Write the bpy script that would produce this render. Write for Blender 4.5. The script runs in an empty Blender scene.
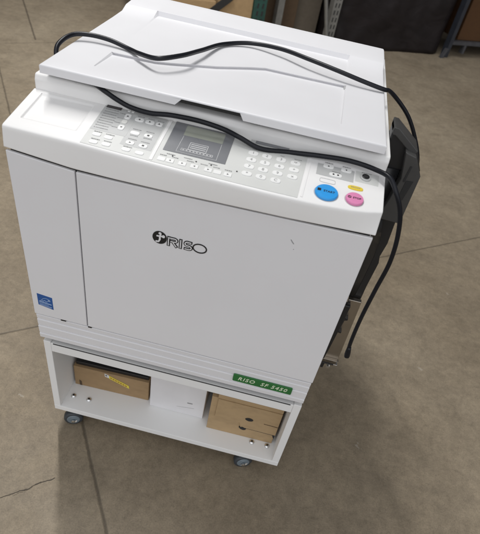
import bpy, bmesh, math, random
from mathutils import Vector, Matrix, noise
random.seed(4)
S = bpy.context.scene
C = S.collection
R = math.radians

# ------------------------------------------------------------------ materials
def new_mat(name):
    m = bpy.data.materials.new(name); m.use_nodes = True
    nt = m.node_tree; b = nt.nodes['Principled BSDF']
    return m, nt, b

def math_node(nt, op, a, b=None, c=None, clamp=False):
    n = nt.nodes.new('ShaderNodeMath'); n.operation = op; n.use_clamp = clamp
    for i, v in enumerate((a, b, c)):
        if v is None: continue
        if isinstance(v, (int, float)): n.inputs[i].default_value = v
        else: nt.links.new(v, n.inputs[i])
    return n.outputs[0]

def noise_node(nt, vec, scale, detail=4, rough=.55, dist=0):
    n = nt.nodes.new('ShaderNodeTexNoise')
    n.inputs['Scale'].default_value = scale; n.inputs['Detail'].default_value = detail
    n.inputs['Roughness'].default_value = rough; n.inputs['Distortion'].default_value = dist
    if vec is not None: nt.links.new(vec, n.inputs['Vector'])
    return n

def ramp(nt, fac, stops):
    r = nt.nodes.new('ShaderNodeValToRGB'); e = r.color_ramp.elements
    while len(e) < len(stops): e.new(.5)
    for i, (p, col) in enumerate(stops):
        e[i].position = p; e[i].color = (*col, 1) if len(col) == 3 else col
    nt.links.new(fac, r.inputs[0])
    return r.outputs[0]

def mixcol(nt, fac, a, b, mode='MIX'):
    n = nt.nodes.new('ShaderNodeMix'); n.data_type = 'RGBA'; n.blend_type = mode
    for i, v in ((0, fac), (6, a), (7, b)):
        if isinstance(v, (int, float)): n.inputs[i].default_value = v
        elif isinstance(v, tuple): n.inputs[i].default_value = (*v, 1)
        else: nt.links.new(v, n.inputs[i])
    return n.outputs[2]

def plastic(name, col, rough=.45, var=.03, scale=30, bump=.02, grain=900, metallic=0, spec=.5, smudge=.08):
    m, nt, b = new_mat(name)
    pos = nt.nodes.new('ShaderNodeNewGeometry').outputs['Position']
    n = noise_node(nt, pos, scale, 5)
    lo = tuple(max(0, c*(1-var)) for c in col); hi = tuple(min(1, c*(1+var)) for c in col)
    nt.links.new(ramp(nt, n.outputs['Fac'], [(.3, lo), (.7, hi)]), b.inputs['Base Color'])
    n2 = noise_node(nt, pos, scale*.35, 6, .65)
    rr = nt.nodes.new('ShaderNodeMapRange'); rr.inputs[3].default_value = max(.03, rough-smudge); rr.inputs[4].default_value = min(1, rough+smudge)
    nt.links.new(n2.outputs['Fac'], rr.inputs[0]); nt.links.new(rr.outputs[0], b.inputs['Roughness'])
    b.inputs['Metallic'].default_value = metallic
    b.inputs['Specular IOR Level'].default_value = spec
    if bump:
        g = noise_node(nt, pos, grain, 2)
        bp = nt.nodes.new('ShaderNodeBump'); bp.inputs['Strength'].default_value = bump*4; bp.inputs['Distance'].default_value = .0006
        nt.links.new(g.outputs['Fac'], bp.inputs['Height']); nt.links.new(bp.outputs[0], b.inputs['Normal'])
    return m

def dirty_white(name, col, rough=.5):
    """painted / moulded white with faint smears and specks of grime"""
    m, nt, b = new_mat(name)
    pos = nt.nodes.new('ShaderNodeNewGeometry').outputs['Position']
    big = noise_node(nt, pos, 5, 4).outputs['Fac']
    c0 = ramp(nt, big, [(.3, tuple(x*.97 for x in col)), (.7, col)])
    mp = nt.nodes.new('ShaderNodeMapping'); mp.inputs['Scale'].default_value = (26, 26, 90); nt.links.new(pos, mp.inputs['Vector'])
    sm = noise_node(nt, mp.outputs[0], 1, 6, .7).outputs['Fac']
    f = math_node(nt, 'MULTIPLY', math_node(nt, 'SUBTRACT', sm, .66, clamp=True), 1.1, clamp=True)
    c1 = mixcol(nt, f, c0, tuple(x*.62 for x in col))
    sp = noise_node(nt, pos, 260, 1).outputs['Fac']
    f2 = math_node(nt, 'MULTIPLY', math_node(nt, 'SUBTRACT', sp, .80, clamp=True), 4, clamp=True)
    c2 = mixcol(nt, f2, c1, (.25, .23, .2))
    nt.links.new(c2, b.inputs['Base Color'])
    rr = nt.nodes.new('ShaderNodeMapRange'); rr.inputs[3].default_value = rough-.08; rr.inputs[4].default_value = rough+.1
    nt.links.new(noise_node(nt, pos, 9, 6, .65).outputs['Fac'], rr.inputs[0]); nt.links.new(rr.outputs[0], b.inputs['Roughness'])
    g = noise_node(nt, pos, 1100, 2)
    bp = nt.nodes.new('ShaderNodeBump'); bp.inputs['Strength'].default_value = .12; bp.inputs['Distance'].default_value = .0006
    nt.links.new(g.outputs['Fac'], bp.inputs['Height']); nt.links.new(bp.outputs[0], b.inputs['Normal'])
    return m

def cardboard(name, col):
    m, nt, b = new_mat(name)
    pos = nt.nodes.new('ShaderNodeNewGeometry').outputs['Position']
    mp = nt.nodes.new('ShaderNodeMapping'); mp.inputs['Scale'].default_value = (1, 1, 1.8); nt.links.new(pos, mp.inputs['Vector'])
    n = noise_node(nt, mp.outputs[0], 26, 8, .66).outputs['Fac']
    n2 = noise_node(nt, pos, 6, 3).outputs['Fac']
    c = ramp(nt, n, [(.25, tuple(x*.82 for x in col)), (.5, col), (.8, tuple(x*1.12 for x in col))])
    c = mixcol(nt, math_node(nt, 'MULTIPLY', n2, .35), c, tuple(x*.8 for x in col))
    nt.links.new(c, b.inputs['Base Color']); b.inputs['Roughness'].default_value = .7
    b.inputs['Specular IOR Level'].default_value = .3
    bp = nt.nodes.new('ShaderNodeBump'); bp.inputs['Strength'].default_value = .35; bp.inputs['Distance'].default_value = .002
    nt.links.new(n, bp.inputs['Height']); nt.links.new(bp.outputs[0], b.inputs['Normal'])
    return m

WHITE = dirty_white('white_plastic', (.805, .80, .814), .42)
PANELW = dirty_white('panel_white_plastic', (.875, .865, .85), .42)
STANDW = dirty_white('white_laminate', (.86, .86, .85), .5)
SHEET = plastic('grey_panel_sheet', (.66, .665, .64), .4, .02)
SHEETD = plastic('darker_panel_sheet', (.52, .525, .515), .4, .02)
KEY = plastic('key_white', (.86, .86, .84), .35, .01)
KEYPALE = plastic('key_pale', (.70, .70, .67), .4, .01)
BEZEL = plastic('lcd_bezel_grey', (.195, .2, .212), .28, .03)
LCDM = plastic('lcd_glass', (.335, .35, .30), .12, .04, spec=.6)
PRINTW = plastic('white_print', (.62, .62, .62), .5, 0, bump=0)
PRINTG = plastic('grey_print', (.26, .26, .26), .5, 0, bump=0)
BLACKP = plastic('black_print', (.012, .012, .013), .4, 0, bump=0)
DARKWIN = plastic('dark_window', (.02, .014, .016), .15, 0, bump=0)
BLACK = plastic('black_plastic', (.018, .018, .019), .34, .1, bump=.03)
CHAR = plastic('charcoal_plastic', (.054, .053, .051), .42, .08, bump=.04)
GAP = plastic('dark_gap', (.02, .02, .02), .7, 0, bump=0)
DGREY = plastic('slot_shade_grey', (.07, .07, .07), .7, 0, bump=0)
SCUFF = plastic('scuff_grey', (.30, .30, .31), .6, .2, scale=400, bump=0)
INNER = plastic('inner_grey', (.25, .25, .25), .6, .05)
BLUE = plastic('blue_button', (.03, .33, .78), .3, .02)
PINK = plastic('pink_button', (.75, .25, .46), .35, .02)
YELLOW = plastic('yellow_button', (.80, .60, .05), .35, .02)
STBLUE = plastic('sticker_blue', (.02, .10, .34), .35, .05, bump=0)
STPALE = plastic('sticker_pale_print', (.42, .55, .74), .4, 0, bump=0)
GREEN = plastic('green_plate', (.026, .16, .04), .3, .08, bump=0)
CREAM = plastic('cream_lettering', (.68, .76, .56), .4, 0, bump=0)
STEEL = plastic('steel', (.42, .38, .33), .34, .06, metallic=1)
CHROME = plastic('chrome', (.75, .75, .75), .16, .03, metallic=1)
RUBBER = plastic('grey_rubber', (.045, .052, .06), .45, .1)
RIMM = plastic('caster_rim', (.17, .21, .24), .35, .1)
CORD = plastic('black_cord_rubber', (.008, .009, .013), .34, .1, bump=.01, spec=.32)
CARD = cardboard('kraft_cardboard', (.35, .235, .125))
CARD2 = cardboard('yellow_kraft_cardboard', (.46, .325, .18))
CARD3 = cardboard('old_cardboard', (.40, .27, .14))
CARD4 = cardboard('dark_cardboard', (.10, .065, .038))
CARD5 = cardboard('russet_cardboard', (.085, .040, .015))
TAPE = plastic('yellow_label', (.72, .60, .06), .4, .06, bump=0)
LABELW = plastic('white_label', (.7, .7, .68), .5, .03, bump=0)
RED = plastic('red_print', (.35, .12, .03), .5, 0, bump=0)
PAPER = plastic('white_carton', (.74, .73, .74), .6, .04, scale=12)
RACKGREEN = plastic('green_rack_paint', (.016, .062, .048), .5, .25, scale=15)
RACKGREY = plastic('grey_rack_paint', (.17, .165, .15), .5, .2, scale=15)
RACKDARK = plastic('dim_grey_rack_paint', (.055, .055, .06), .5, .2, scale=15)
RACKBLUE = plastic('blue_grey_rack_paint', (.022, .025, .033), .5, .2, scale=15)
POLE = plastic('galvanised_pole', (.22, .215, .20), .4, .1, metallic=.6)
WALLM = plastic('back_wall_paint', (.10, .09, .08), .8, .15, scale=3)

def wrap_mat():
    m, nt, b = new_mat('dark_stretch_wrap')
    pos = nt.nodes.new('ShaderNodeNewGeometry').outputs['Position']
    mp = nt.nodes.new('ShaderNodeMapping'); mp.inputs['Rotation'].default_value = (0, R(50), R(29)); mp.inputs['Scale'].default_value = (2.2, 2, 4)
    nt.links.new(pos, mp.inputs['Vector'])
    n = noise_node(nt, mp.outputs[0], 2.2, 6, .6, .8).outputs['Fac']
    nt.links.new(ramp(nt, n, [(.35, (.0105, .0078, .0080)), (.75, (.021, .0165, .017))]), b.inputs['Base Color'])
    b.inputs['Roughness'].default_value = .5
    b.inputs['Specular IOR Level'].default_value = .25
    bp = nt.nodes.new('ShaderNodeBump'); bp.inputs['Strength'].default_value = .4; bp.inputs['Distance'].default_value = .012
    nt.links.new(n, bp.inputs['Height']); nt.links.new(bp.outputs[0], b.inputs['Normal'])
    return m
WRAP = wrap_mat()

def floor_mat():
    m, nt, b = new_mat('old_concrete')
    pos = nt.nodes.new('ShaderNodeNewGeometry').outputs['Position']
    big = noise_node(nt, pos, 1.1, 5, .6, .4).outputs['Fac']
    mid = noise_node(nt, pos, 6.5, 7, .62, .6).outputs['Fac']
    fine = noise_node(nt, pos, 70, 6, .7).outputs['Fac']
    w0 = nt.nodes.new('ShaderNodeMix'); w0.data_type = 'VECTOR'; w0.inputs[0].default_value = .25
    nt.links.new(pos, w0.inputs[4]); nt.links.new(noise_node(nt, pos, 7, 5, .65).outputs['Color'], w0.inputs[5]); wpos0 = w0.outputs[1]
    c = ramp(nt, big, [(.28, (.218, .174, .118)), (.5, (.264, .215, .151)), (.72, (.316, .262, .188))])
    c = mixcol(nt, .55, c, ramp(nt, mid, [(.25, (.36, .36, .36)), (.5, (.5, .5, .5)), (.75, (.62, .62, .61))]), 'OVERLAY')
    c = mixcol(nt, .5, c, ramp(nt, fine, [(.2, (.30, .30, .30)), (.5, (.5, .5, .5)), (.8, (.68, .68, .68))]), 'OVERLAY')
    grit = noise_node(nt, pos, 24, 9, .72, .3).outputs['Fac']
    c = mixcol(nt, .55, c, ramp(nt, grit, [(.3, (.33, .33, .33)), (.5, (.5, .5, .5)), (.7, (.65, .65, .65))]), 'OVERLAY')
    speck = noise_node(nt, pos, 240, 3, .75).outputs['Fac']
    c = mixcol(nt, .5, c, ramp(nt, speck, [(.28, (.30, .30, .30)), (.5, (.5, .5, .5)), (.72, (.68, .68, .68))]), 'OVERLAY')
    # fine web of hairline scratches
    scr = nt.nodes.new('ShaderNodeTexVoronoi'); scr.feature = 'DISTANCE_TO_EDGE'; scr.inputs['Scale'].default_value = 5; nt.links.new(wpos0, scr.inputs['Vector'])
    sc = math_node(nt, 'MULTIPLY', math_node(nt, 'LESS_THAN', scr.outputs['Distance'], .006), math_node(nt, 'GREATER_THAN', mid, .53))
    c = mixcol(nt, math_node(nt, 'MULTIPLY', sc, .22), c, (.10, .082, .062))
    # dark specks and pale chips
    wv = nt.nodes.new('ShaderNodeMix'); wv.data_type = 'VECTOR'; wv.inputs[0].default_value = .06
    nt.links.new(pos, wv.inputs[4]); nt.links.new(noise_node(nt, pos, 30, 3, .7).outputs['Color'], wv.inputs[5]); wpos = wv.outputs[1]
    v = nt.nodes.new('ShaderNodeTexVoronoi'); v.inputs['Scale'].default_value = 27; nt.links.new(wpos, v.inputs['Vector'])
    gate = noise_node(nt, pos, 5, 2).outputs['Fac']
    sp = math_node(nt, 'MULTIPLY', math_node(nt, 'LESS_THAN', v.outputs['Distance'], .085), math_node(nt, 'GREATER_THAN', gate, .5))
    c = mixcol(nt, math_node(nt, 'MULTIPLY', sp, .22), c, (.09, .075, .06))
    v2 = nt.nodes.new('ShaderNodeTexVoronoi'); v2.inputs['Scale'].default_value = 7.3; nt.links.new(wpos, v2.inputs['Vector'])
    sp2 = math_node(nt, 'LESS_THAN', v2.outputs['Distance'], .04)
    c = mixcol(nt, math_node(nt, 'MULTIPLY', sp2, .35), c, (.5, .46, .40))
    # trowel / tyre smears
    mp = nt.nodes.new('ShaderNodeMapping'); mp.inputs['Rotation'].default_value = (0, 0, R(-37)); mp.inputs['Scale'].default_value = (.8, 7, 1)
    nt.links.new(pos, mp.inputs['Vector'])
    sw = noise_node(nt, mp.outputs[0], 1.6, 6, .6, 1.2).outputs['Fac']
    c = mixcol(nt, math_node(nt, 'MULTIPLY', math_node(nt, 'SUBTRACT', sw, .55, clamp=True), .8, clamp=True), c, (.15, .122, .092))
    wob = noise_node(nt, pos, 9, 4, .6); wob2 = noise_node(nt, pos, 38, 3, .6)
    depth = None
    def line(p0, p1, w, wig, ext=0, dark=(.045, .036, .027), amt=.85):
        nonlocal c, depth
        p0 = Vector((*p0, 0)); p1 = Vector((*p1, 0)); d = (p1-p0).normalized(); L = (p1-p0).length; n = Vector((-d.y, d.x, 0))
        s = nt.nodes.new('ShaderNodeVectorMath'); s.operation = 'SUBTRACT'; nt.links.new(pos, s.inputs[0]); s.inputs[1].default_value = p0
        def dot(v):
            q = nt.nodes.new('ShaderNodeVectorMath'); q.operation = 'DOT_PRODUCT'; nt.links.new(s.outputs[0], q.inputs[0]); q.inputs[1].default_value = v
            return q.outputs['Value']
        t, e = dot(d), dot(n)
        o = math_node(nt, 'MULTIPLY', math_node(nt, 'SUBTRACT', wob.outputs['Fac'], .5), wig)
        o2 = math_node(nt, 'MULTIPLY', math_node(nt, 'SUBTRACT', wob2.outputs['Fac'], .5), wig*.35)
        e = math_node(nt, 'ABSOLUTE', math_node(nt, 'ADD', math_node(nt, 'ADD', e, o), o2))
        w2 = math_node(nt, 'MULTIPLY', math_node(nt, 'ADD', wob2.outputs['Fac'], .45), w)
        k = math_node(nt, 'SUBTRACT', 1, math_node(nt, 'DIVIDE', e, w2), clamp=True)
        k = math_node(nt, 'MULTIPLY', k, 1.35, clamp=True)
        k = math_node(nt, 'MULTIPLY', k, math_node(nt, 'GREATER_THAN', t, -ext))
        k = math_node(nt, 'MULTIPLY', k, math_node(nt, 'LESS_THAN', t, L+ext))
        c = mixcol(nt, math_node(nt, 'MULTIPLY', k, amt), c, dark)
        depth = k if depth is None else math_node(nt, 'MAXIMUM', depth, k)
    line((-2.25, 3.98), (-1.505, 2.83), .009, .006, .0, amt=.7)                       # upper control joint
    line((-1.44, 2.24), (-.88, 1.42), .0065, .006, .1, amt=.58)
    line((-.12, .314), (.43, -.509), .0065, .006, .1, amt=.58)                 # joint that runs under the machine
    line((-1.75, 2.54), (-1.27, 2.96), .007, .008, 3.0, amt=.42)              # cross joint behind
    line((-.316, .262), (1.509, 1.607), .0055, .006, 4.0, amt=.55)            # cross joint through the machine
    line((-.06, -.262), (.035, -.185), .0021, .026, .05, amt=.9)             # hairline crack
    line((.034, -.186), (.075, -.154), .0015, .026, .0, amt=.8)
    line((-.005, -.226), (.012, -.208), .0012, .03, .0, amt=.5)
    # a worn dark halo round the joints
    nt.links.new(c, b.inputs['Base Color'])
    rr = nt.nodes.new('ShaderNodeMapRange'); rr.inputs[3].default_value = .42; rr.inputs[4].default_value = .75
    nt.links.new(mid, rr.inputs[0]); nt.links.new(rr.outputs[0], b.inputs['Roughness'])
    b.inputs['Specular IOR Level'].default_value = .35
    h = math_node(nt, 'SUBTRACT', math_node(nt, 'ADD', math_node(nt, 'MULTIPLY', fine, .25), math_node(nt, 'MULTIPLY', mid, .3)), depth)
    bp = nt.nodes.new('ShaderNodeBump'); bp.inputs['Strength'].default_value = .35; bp.inputs['Distance'].default_value = .004
    nt.links.new(h, bp.inputs['Height']); nt.links.new(bp.outputs[0], b.inputs['Normal'])
    return m
FLOOR = floor_mat()

# ------------------------------------------------------------------ mesh helpers (all shapes are given in world metres)
def thing(name, label, cat, loc, group=None):
    o = bpy.data.objects.new(name, None); C.objects.link(o)
    o.empty_display_size = .05; o.location = loc; o['label'] = label; o['category'] = cat
    if group: o['group'] = group
    return o

def wloc(o):
    v = Vector((0, 0, 0))
    while o is not None:
        v += o.location; o = o.parent
    return v

def obj(name, bm, mat, parent=None, bevel=0, seg=3, angle=35, smooth=False, weld=True):
    if weld: bmesh.ops.remove_doubles(bm, verts=bm.verts, dist=1e-6)
    bmesh.ops.recalc_face_normals(bm, faces=bm.faces)
    off = wloc(parent) if parent else Vector((0, 0, 0))
    if parent is not None: bmesh.ops.translate(bm, verts=bm.verts, vec=-off)
    me = bpy.data.meshes.new(name); bm.to_mesh(me); bm.free()
    me.materials.append(mat)
    o = bpy.data.objects.new(name, me); C.objects.link(o)
    if parent is not None: o.parent = parent
    if smooth:
        for p in me.polygons: p.use_smooth = True
    if bevel:
        md = o.modifiers.new('bevel', 'BEVEL'); md.width = bevel; md.segments = seg; md.limit_method = 'ANGLE'; md.angle_limit = R(angle)
        md.harden_normals = True
        for p in me.polygons: p.use_smooth = True
    return o

def tag(o, label, cat, group=None):
    o['label'] = label; o['category'] = cat
    if group: o['group'] = group
    return o

def box(bm, x0, x1, y0, y1, z0, z1):
    v = [bm.verts.new(p) for p in ((x0,y0,z0),(x1,y0,z0),(x1,y1,z0),(x0,y1,z0),(x0,y0,z1),(x1,y0,z1),(x1,y1,z1),(x0,y1,z1))]
    for f in ((0,3,2,1),(4,5,6,7),(0,1,5,4),(1,2,6,5),(2,3,7,6),(3,0,4,7)): bm.faces.new([v[i] for i in f])
    return bm
def B(*a): return box(bmesh.new(), *a)

def prism(bm, pts, vec):
    """closed solid: polygon pts (3-D) swept along vec"""
    vec = Vector(vec); a = [bm.verts.new(Vector(p)) for p in pts]; b = [bm.verts.new(Vector(p)+vec) for p in pts]
    n = len(pts); bm.faces.new(a); bm.faces.new(b[::-1])
    for i in range(n): bm.faces.new((a[i], b[i], b[(i+1) % n], a[(i+1) % n]))
    return bm

def loft(bm, rings, cap=True):
    rows = [[bm.verts.new(p) for p in r] for r in rings]; n = len(rows[0])
    for a, b in zip(rows, rows[1:]):
        for i in range(n): bm.faces.new((a[i], a[(i+1) % n], b[(i+1) % n], b[i]))
    if cap: bm.faces.new(rows[0][::-1]); bm.faces.new(rows[-1])
    return bm

def cyl(bm, c, axis, r, h, n=28, r2=None):
    c = Vector(c); ax = Vector(axis).normalized(); q = ax.to_track_quat('Z', 'Y'); u = q @ Vector((1,0,0)); w = q @ Vector((0,1,0))
    if r2 is None: r2 = r
    return loft(bm, [[c + (u*math.cos(2*math.pi*i/n)+w*math.sin(2*math.pi*i/n))*rr + ax*hh for i in range(n)] for rr, hh in ((r, 0), (r2, h))])

def lathe(bm, c, axis, prof, n=32):
    c = Vector(c); ax = Vector(axis).normalized(); q = ax.to_track_quat('Z', 'Y'); u = q @ Vector((1,0,0)); w = q @ Vector((0,1,0))
    return loft(bm, [[c + (u*math.cos(2*math.pi*i/n)+w*math.sin(2*math.pi*i/n))*rr + ax*hh for i in range(n)] for rr, hh in prof])

def catmull(P, k=10):
    P = [Vector(p) for p in P]; out = []
    Q = [2*P[0]-P[1]] + P + [2*P[-1]-P[-2]]
    for i in range(1, len(Q)-2):
        p0, p1, p2, p3 = Q[i-1:i+3]
        d1 = max((p1-p0).length, 1e-6)**.5; d2 = max((p2-p1).length, 1e-6)**.5; d3 = max((p3-p2).length, 1e-6)**.5
        m1 = ((p1-p0)/d1 - (p2-p0)/(d1+d2) + (p2-p1)/d2)*d2
        m2 = ((p2-p1)/d2 - (p3-p1)/(d2+d3) + (p3-p2)/d3)*d2
        for j in range(k):
            t = j/k; out.append((2*t**3-3*t*t+1)*p1 + (t**3-2*t*t+t)*m1 + (-2*t**3+3*t*t)*p2 + (t**3-t*t)*m2)
    out.append(P[-1]); return out

def tube(bm, pts, r, n=12):
    pts = [Vector(p) for p in pts]; rings = []
    t = (pts[1]-pts[0]).normalized(); u = t.orthogonal().normalized()
    for i, p in enumerate(pts):
        t2 = (pts[min(i+1, len(pts)-1)]-pts[max(i-1, 0)]).normalized()
        u = (u - t2*u.dot(t2)).normalized(); w = t2.cross(u)
        rr = r(i/(len(pts)-1)) if callable(r) else r
        rings.append([p + (u*math.cos(2*math.pi*k/n)+w*math.sin(2*math.pi*k/n))*rr for k in range(n)])
    return loft(bm, rings)

def text_bm(s, size, xf, depth=.0004, offset=0, shear=0, spacing=1, align='CENTER'):
    cu = bpy.data.curves.new('lettering', 'FONT'); cu.body = s; cu.size = size; cu.extrude = depth/2; cu.offset = offset; cu.shear = shear
    cu.space_character = spacing; cu.align_x = align; cu.align_y = 'CENTER'; cu.resolution_u = 3
    o = bpy.data.objects.new('lettering', cu); C.objects.link(o)
    dg = bpy.context.evaluated_depsgraph_get(); dg.update()
    me = bpy.data.meshes.new_from_object(o.evaluated_get(dg))
    bm = bmesh.new(); bm.from_mesh(me); bmesh.ops.transform(bm, matrix=xf, verts=bm.verts)
    bpy.data.objects.remove(o); bpy.data.curves.remove(cu); bpy.data.meshes.remove(me)
    return bm

def frame_xf(o, ex, ey):
    ex = Vector(ex).normalized(); ey = Vector(ey).normalized(); n = ex.cross(ey)
    return Matrix(((ex.x, ey.x, n.x, o[0]), (ex.y, ey.y, n.y, o[1]), (ex.z, ey.z, n.z, o[2]), (0, 0, 0, 1)))
def front_xf(x, y, z): return frame_xf((x, y, z), (1,0,0), (0,0,1))

def lerp_tab(tab, x):
    if x <= tab[0][0]: return tab[0][1]
    for (a, fa), (b, fb) in zip(tab, tab[1:]):
        if x <= b: return fa + (fb-fa)*(x-a)/(b-a)
    return tab[-1][1]

# ------------------------------------------------------------------ setting
bm = bmesh.new(); v = [bm.verts.new(p) for p in ((-14,-9,0),(14,-9,0),(14,16,0),(-14,16,0))]; bm.faces.new(v)
fl = obj('floor', bm, FLOOR); fl['kind'] = 'structure'

# ------------------------------------------------------------------ PRINTING MACHINE
M = thing('printing_machine', 'white office printing machine with push-button panel, standing on a low wheeled cabinet', 'printer', (.325, .33, .36))
W = .65
# lower base with louvre-like bands
def base_profile(y_in):
    zs = [.4585, .4425, .4205, .3945, .3775]
    pr = []
    for i in range(4):
        a, b = zs[i], zs[i+1]
        pr += [(.0042, a+.0003), (.0006, a-.0006), (0, a-.0016), (.0010, b+.0030), (.0042, b+.0006)]
    pr += [(.0042, zs[4])]
    return pr
pr = base_profile(0)
bm = bmesh.new()
sec = [(y+.0008, z) for y, z in pr] + [(.66, .3775), (.66, .4585)]
prism(bm, [(.0025, y, z) for y, z in sec], (.645, 0, 0))
obj('base', bm, WHITE, M)
for x in (.045, .60):
    for y in (.05, .60): obj('rubber_foot', cyl(bmesh.new(), (x, y, .3645), (0,0,1), .018, .0135), GAP, M)
obj('bottom_pan', B(.02, .63, .012, .62, .3695, .3774), GAP, M)
# core body behind the doors
obj('body', B(.003, .647, .010, .66, .459, .872), WHITE, M, .004)
obj('door_gap', B(.006, .644, .0065, .0098, .462, .868), GAP, M)
GAPZ = [(0, .8676), (.0626, .862), (.123, .8573), (.1975, .8575), (.65, .869)]
def door(name, x0, x1, zb0, zb1, top_drop):
    xs = [x0 + (x1-x0)*i/10 for i in range(11)]
    top = [(x, -.0004, lerp_tab(GAPZ, x)-top_drop) for x in xs]
    pts = [(x0, -.0004, zb0), (x1, -.0004, zb1)] + top[::-1]
    return obj(name, prism(bmesh.new(), pts, (0, .0065, 0)), WHITE, M, .0016, 3, 50)
door('side_cover', 0, .1240, .4612, .4618, .0028)
FD = door('front_door', .1264, .6495, .4618, .4622, .0030)
# little latch marks under the doors
obj('latch', B(.062, .074, -.0008, .004, .4588, .4610), BLACK, M)
obj('latch', B(.1268, .135, -.0008, .004, .4588, .4614), BLACK, M)
# dark scuff on the door
bm = bmesh.new(); prism(bm, [(.5250, -.0006, .8060), (.5268, -.0006, .8062), (.5272, -.0006, .8050), (.5256, -.0006, .8048)], (0, .0002, 0)); prism(bm, [(.5165, -.0007, .8245), (.5180, -.0007, .8248), (.5248, -.0007, .8168), (.5236, -.0007, .8162), (.5200, -.0007, .8195)], (0, .0003, 0))
obj('scuff_mark', bm, SCUFF, M)

# --- logo on the door: emblem disc and outlined letters
LOGO_Y = -.0012
def disc_pts(cx, cz, rx, rz, n=40, y=LOGO_Y): return [(cx+rx*math.cos(2*math.pi*i/n), y, cz+rz*math.sin(2*math.pi*i/n)) for i in range(n)]
LG = obj('emblem', prism(bmesh.new(), disc_pts(.2822, .7598, .0138, .0142), (0, .0008, 0)), BLACKP, M)
def stroke(bm, pts, w, y, closed=False, th=.0004):
    """flat ribbon of width w along points (x,z)"""
    P = [Vector((a, 0, b)) for a, b in pts]; n = len(P); L, Rr = [], []
    for i in range(n):
        if closed: d = (P[(i+1) % n]-P[i-1]).normalized()
        else: d = (P[min(i+1, n-1)]-P[max(i-1, 0)]).normalized()
        nn = Vector((-d.z, 0, d.x)); L.append(P[i]+nn*w/2); Rr.append(P[i]-nn*w/2)
    for i in range(n if closed else n-1):
        j = (i+1) % n
        q = [L[i], L[j], Rr[j], Rr[i]]
        prism(bm, [(a.x, y, a.z) for a in q], (0, th, 0))
    return bm
bm = bmesh.new()   # the pale glyph inside the disc
gx, gz = .2822, .7598
stroke(bm, [(gx-.0072, gz-.0098), (gx-.0016, gz-.0090), (gx+.0006, gz-.0040), (gx+.0004, gz+.0030), (gx+.0016, gz+.0070), (gx+.0014, gz+.0112)], .0034, LOGO_Y-.0005)
stroke(bm, [(gx-.0060, gz+.0030), (gx+.0075, gz+.0040)], .0030, LOGO_Y-.00055)
prism(bm, disc_pts(gx+.0072, gz+.0042, .0030, .0032, 16, LOGO_Y-.0006), (0, .0005, 0))
prism(bm, disc_pts(gx+.0002, gz+.0100, .0026, .0024, 16, LOGO_Y-.0006), (0, .0005, 0))
obj('emblem_glyph', bm, WHITE, LG, weld=False)
def arc(cx, cz, rx, rz, a0, a1, n=14): return [(cx+rx*math.cos(R(a0+(a1-a0)*i/n)), cz+rz*math.sin(R(a0+(a1-a0)*i/n))) for i in range(n+1)]
zb, zt = .7468, .7665
letters = []
x = .2995
letters += [([(x, zb), (x, zt)], 0), ([(x, zt-.0019), (x+.010, zt-.0019)]+arc(x+.0105, zt-.0054, .0052, .0036, 90, -90)+[(x+.003, zt-.0092)], 0), ([(x+.0075, zt-.0092), (x+.0158, zb)], 0)]   # R
x = .3225; letters += [([(x, zb), (x, zt)], 0)]                                                                          # I
x = .3370; letters += [([(x+.0062, zt-.0022), (x-.001, zt-.0018)]+arc(x-.0012, zt-.0058, .0048, .0040, 90, 265)+[(x+.001, zt-.0098)]+arc(x+.0012, zb+.0058, .0052, .0040, 85, -90)+[(x-.0066, zb+.0020)], 0)]  # S
oval = arc(.3592, .7566, .0128, .0096, 0, 342, 36)
bo, bi = bmesh.new(), bmesh.new()
def grow(p, e):
    (x0, z0), (x1, z1) = p[0], p[1]; d = Vector((x0-x1, z0-z1)).normalized()*e; q = [(x0+d.x, z0+d.y)] + list(p[1:])
    (x0, z0), (x1, z1) = q[-1], q[-2]; d = Vector((x0-x1, z0-z1)).normalized()*e; q[-1] = (x0+d.x, z0+d.y); return q
for p, _ in letters:
    stroke(bo, grow(p, .0013),   .0060, LOGO_Y); stroke(bi, grow(p, -.0005), .0020, LOGO_Y-.0005)
stroke(bo, oval, .0025, LOGO_Y, True)
LO = obj('logo_lettering', bo, BLACKP, M, weld=False); obj('lettering_inline', bi, WHITE, LO, weld=False)

# --- blue sticker low on the side cover
ST = obj('energy_sticker', prism(bmesh.new(), [(.0135, -.0009, .4945), (.0480, -.0009, .4878), (.0480, -.0009, .5245), (.0135, -.0009, .5285)], (0, .0004, 0)), STBLUE, M)
bm = bmesh.new()
def dz(x): return -.0040*(x-.0135)/.0345*1.2
for (a, b, z, w) in ((.0165, .045, .5065, .0022), (.0165, .045, .4985, .0007), (.0165, .038, .5020, .0007), (.0175, .044, .4962, .0007)):
    stroke(bm, [(a, z+dz(a)), (b, z+dz(b))], w, -.0013)
stroke(bm, arc(.0335, .5090, .0105, .0095, 20, 172, 16), .0007, -.0013)
stroke(bm, [(.0200, .5090+dz(.02)), (.0235, .5115), (.0262, .5085), (.0305, .5118), (.0335, .5080), (.037, .5105)], .0014, -.0013)
star = [(.0400+(.0034 if i % 2 == 0 else .0014)*math.sin(i*math.pi/5), -.0013, .5135+(.0034 if i % 2 == 0 else .0014)*math.cos(i*math.pi/5)) for i in range(10)]
prism(bm, star, (0, .0003, 0))
obj('sticker_print', bm, STPALE, ST, weld=False)

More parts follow.
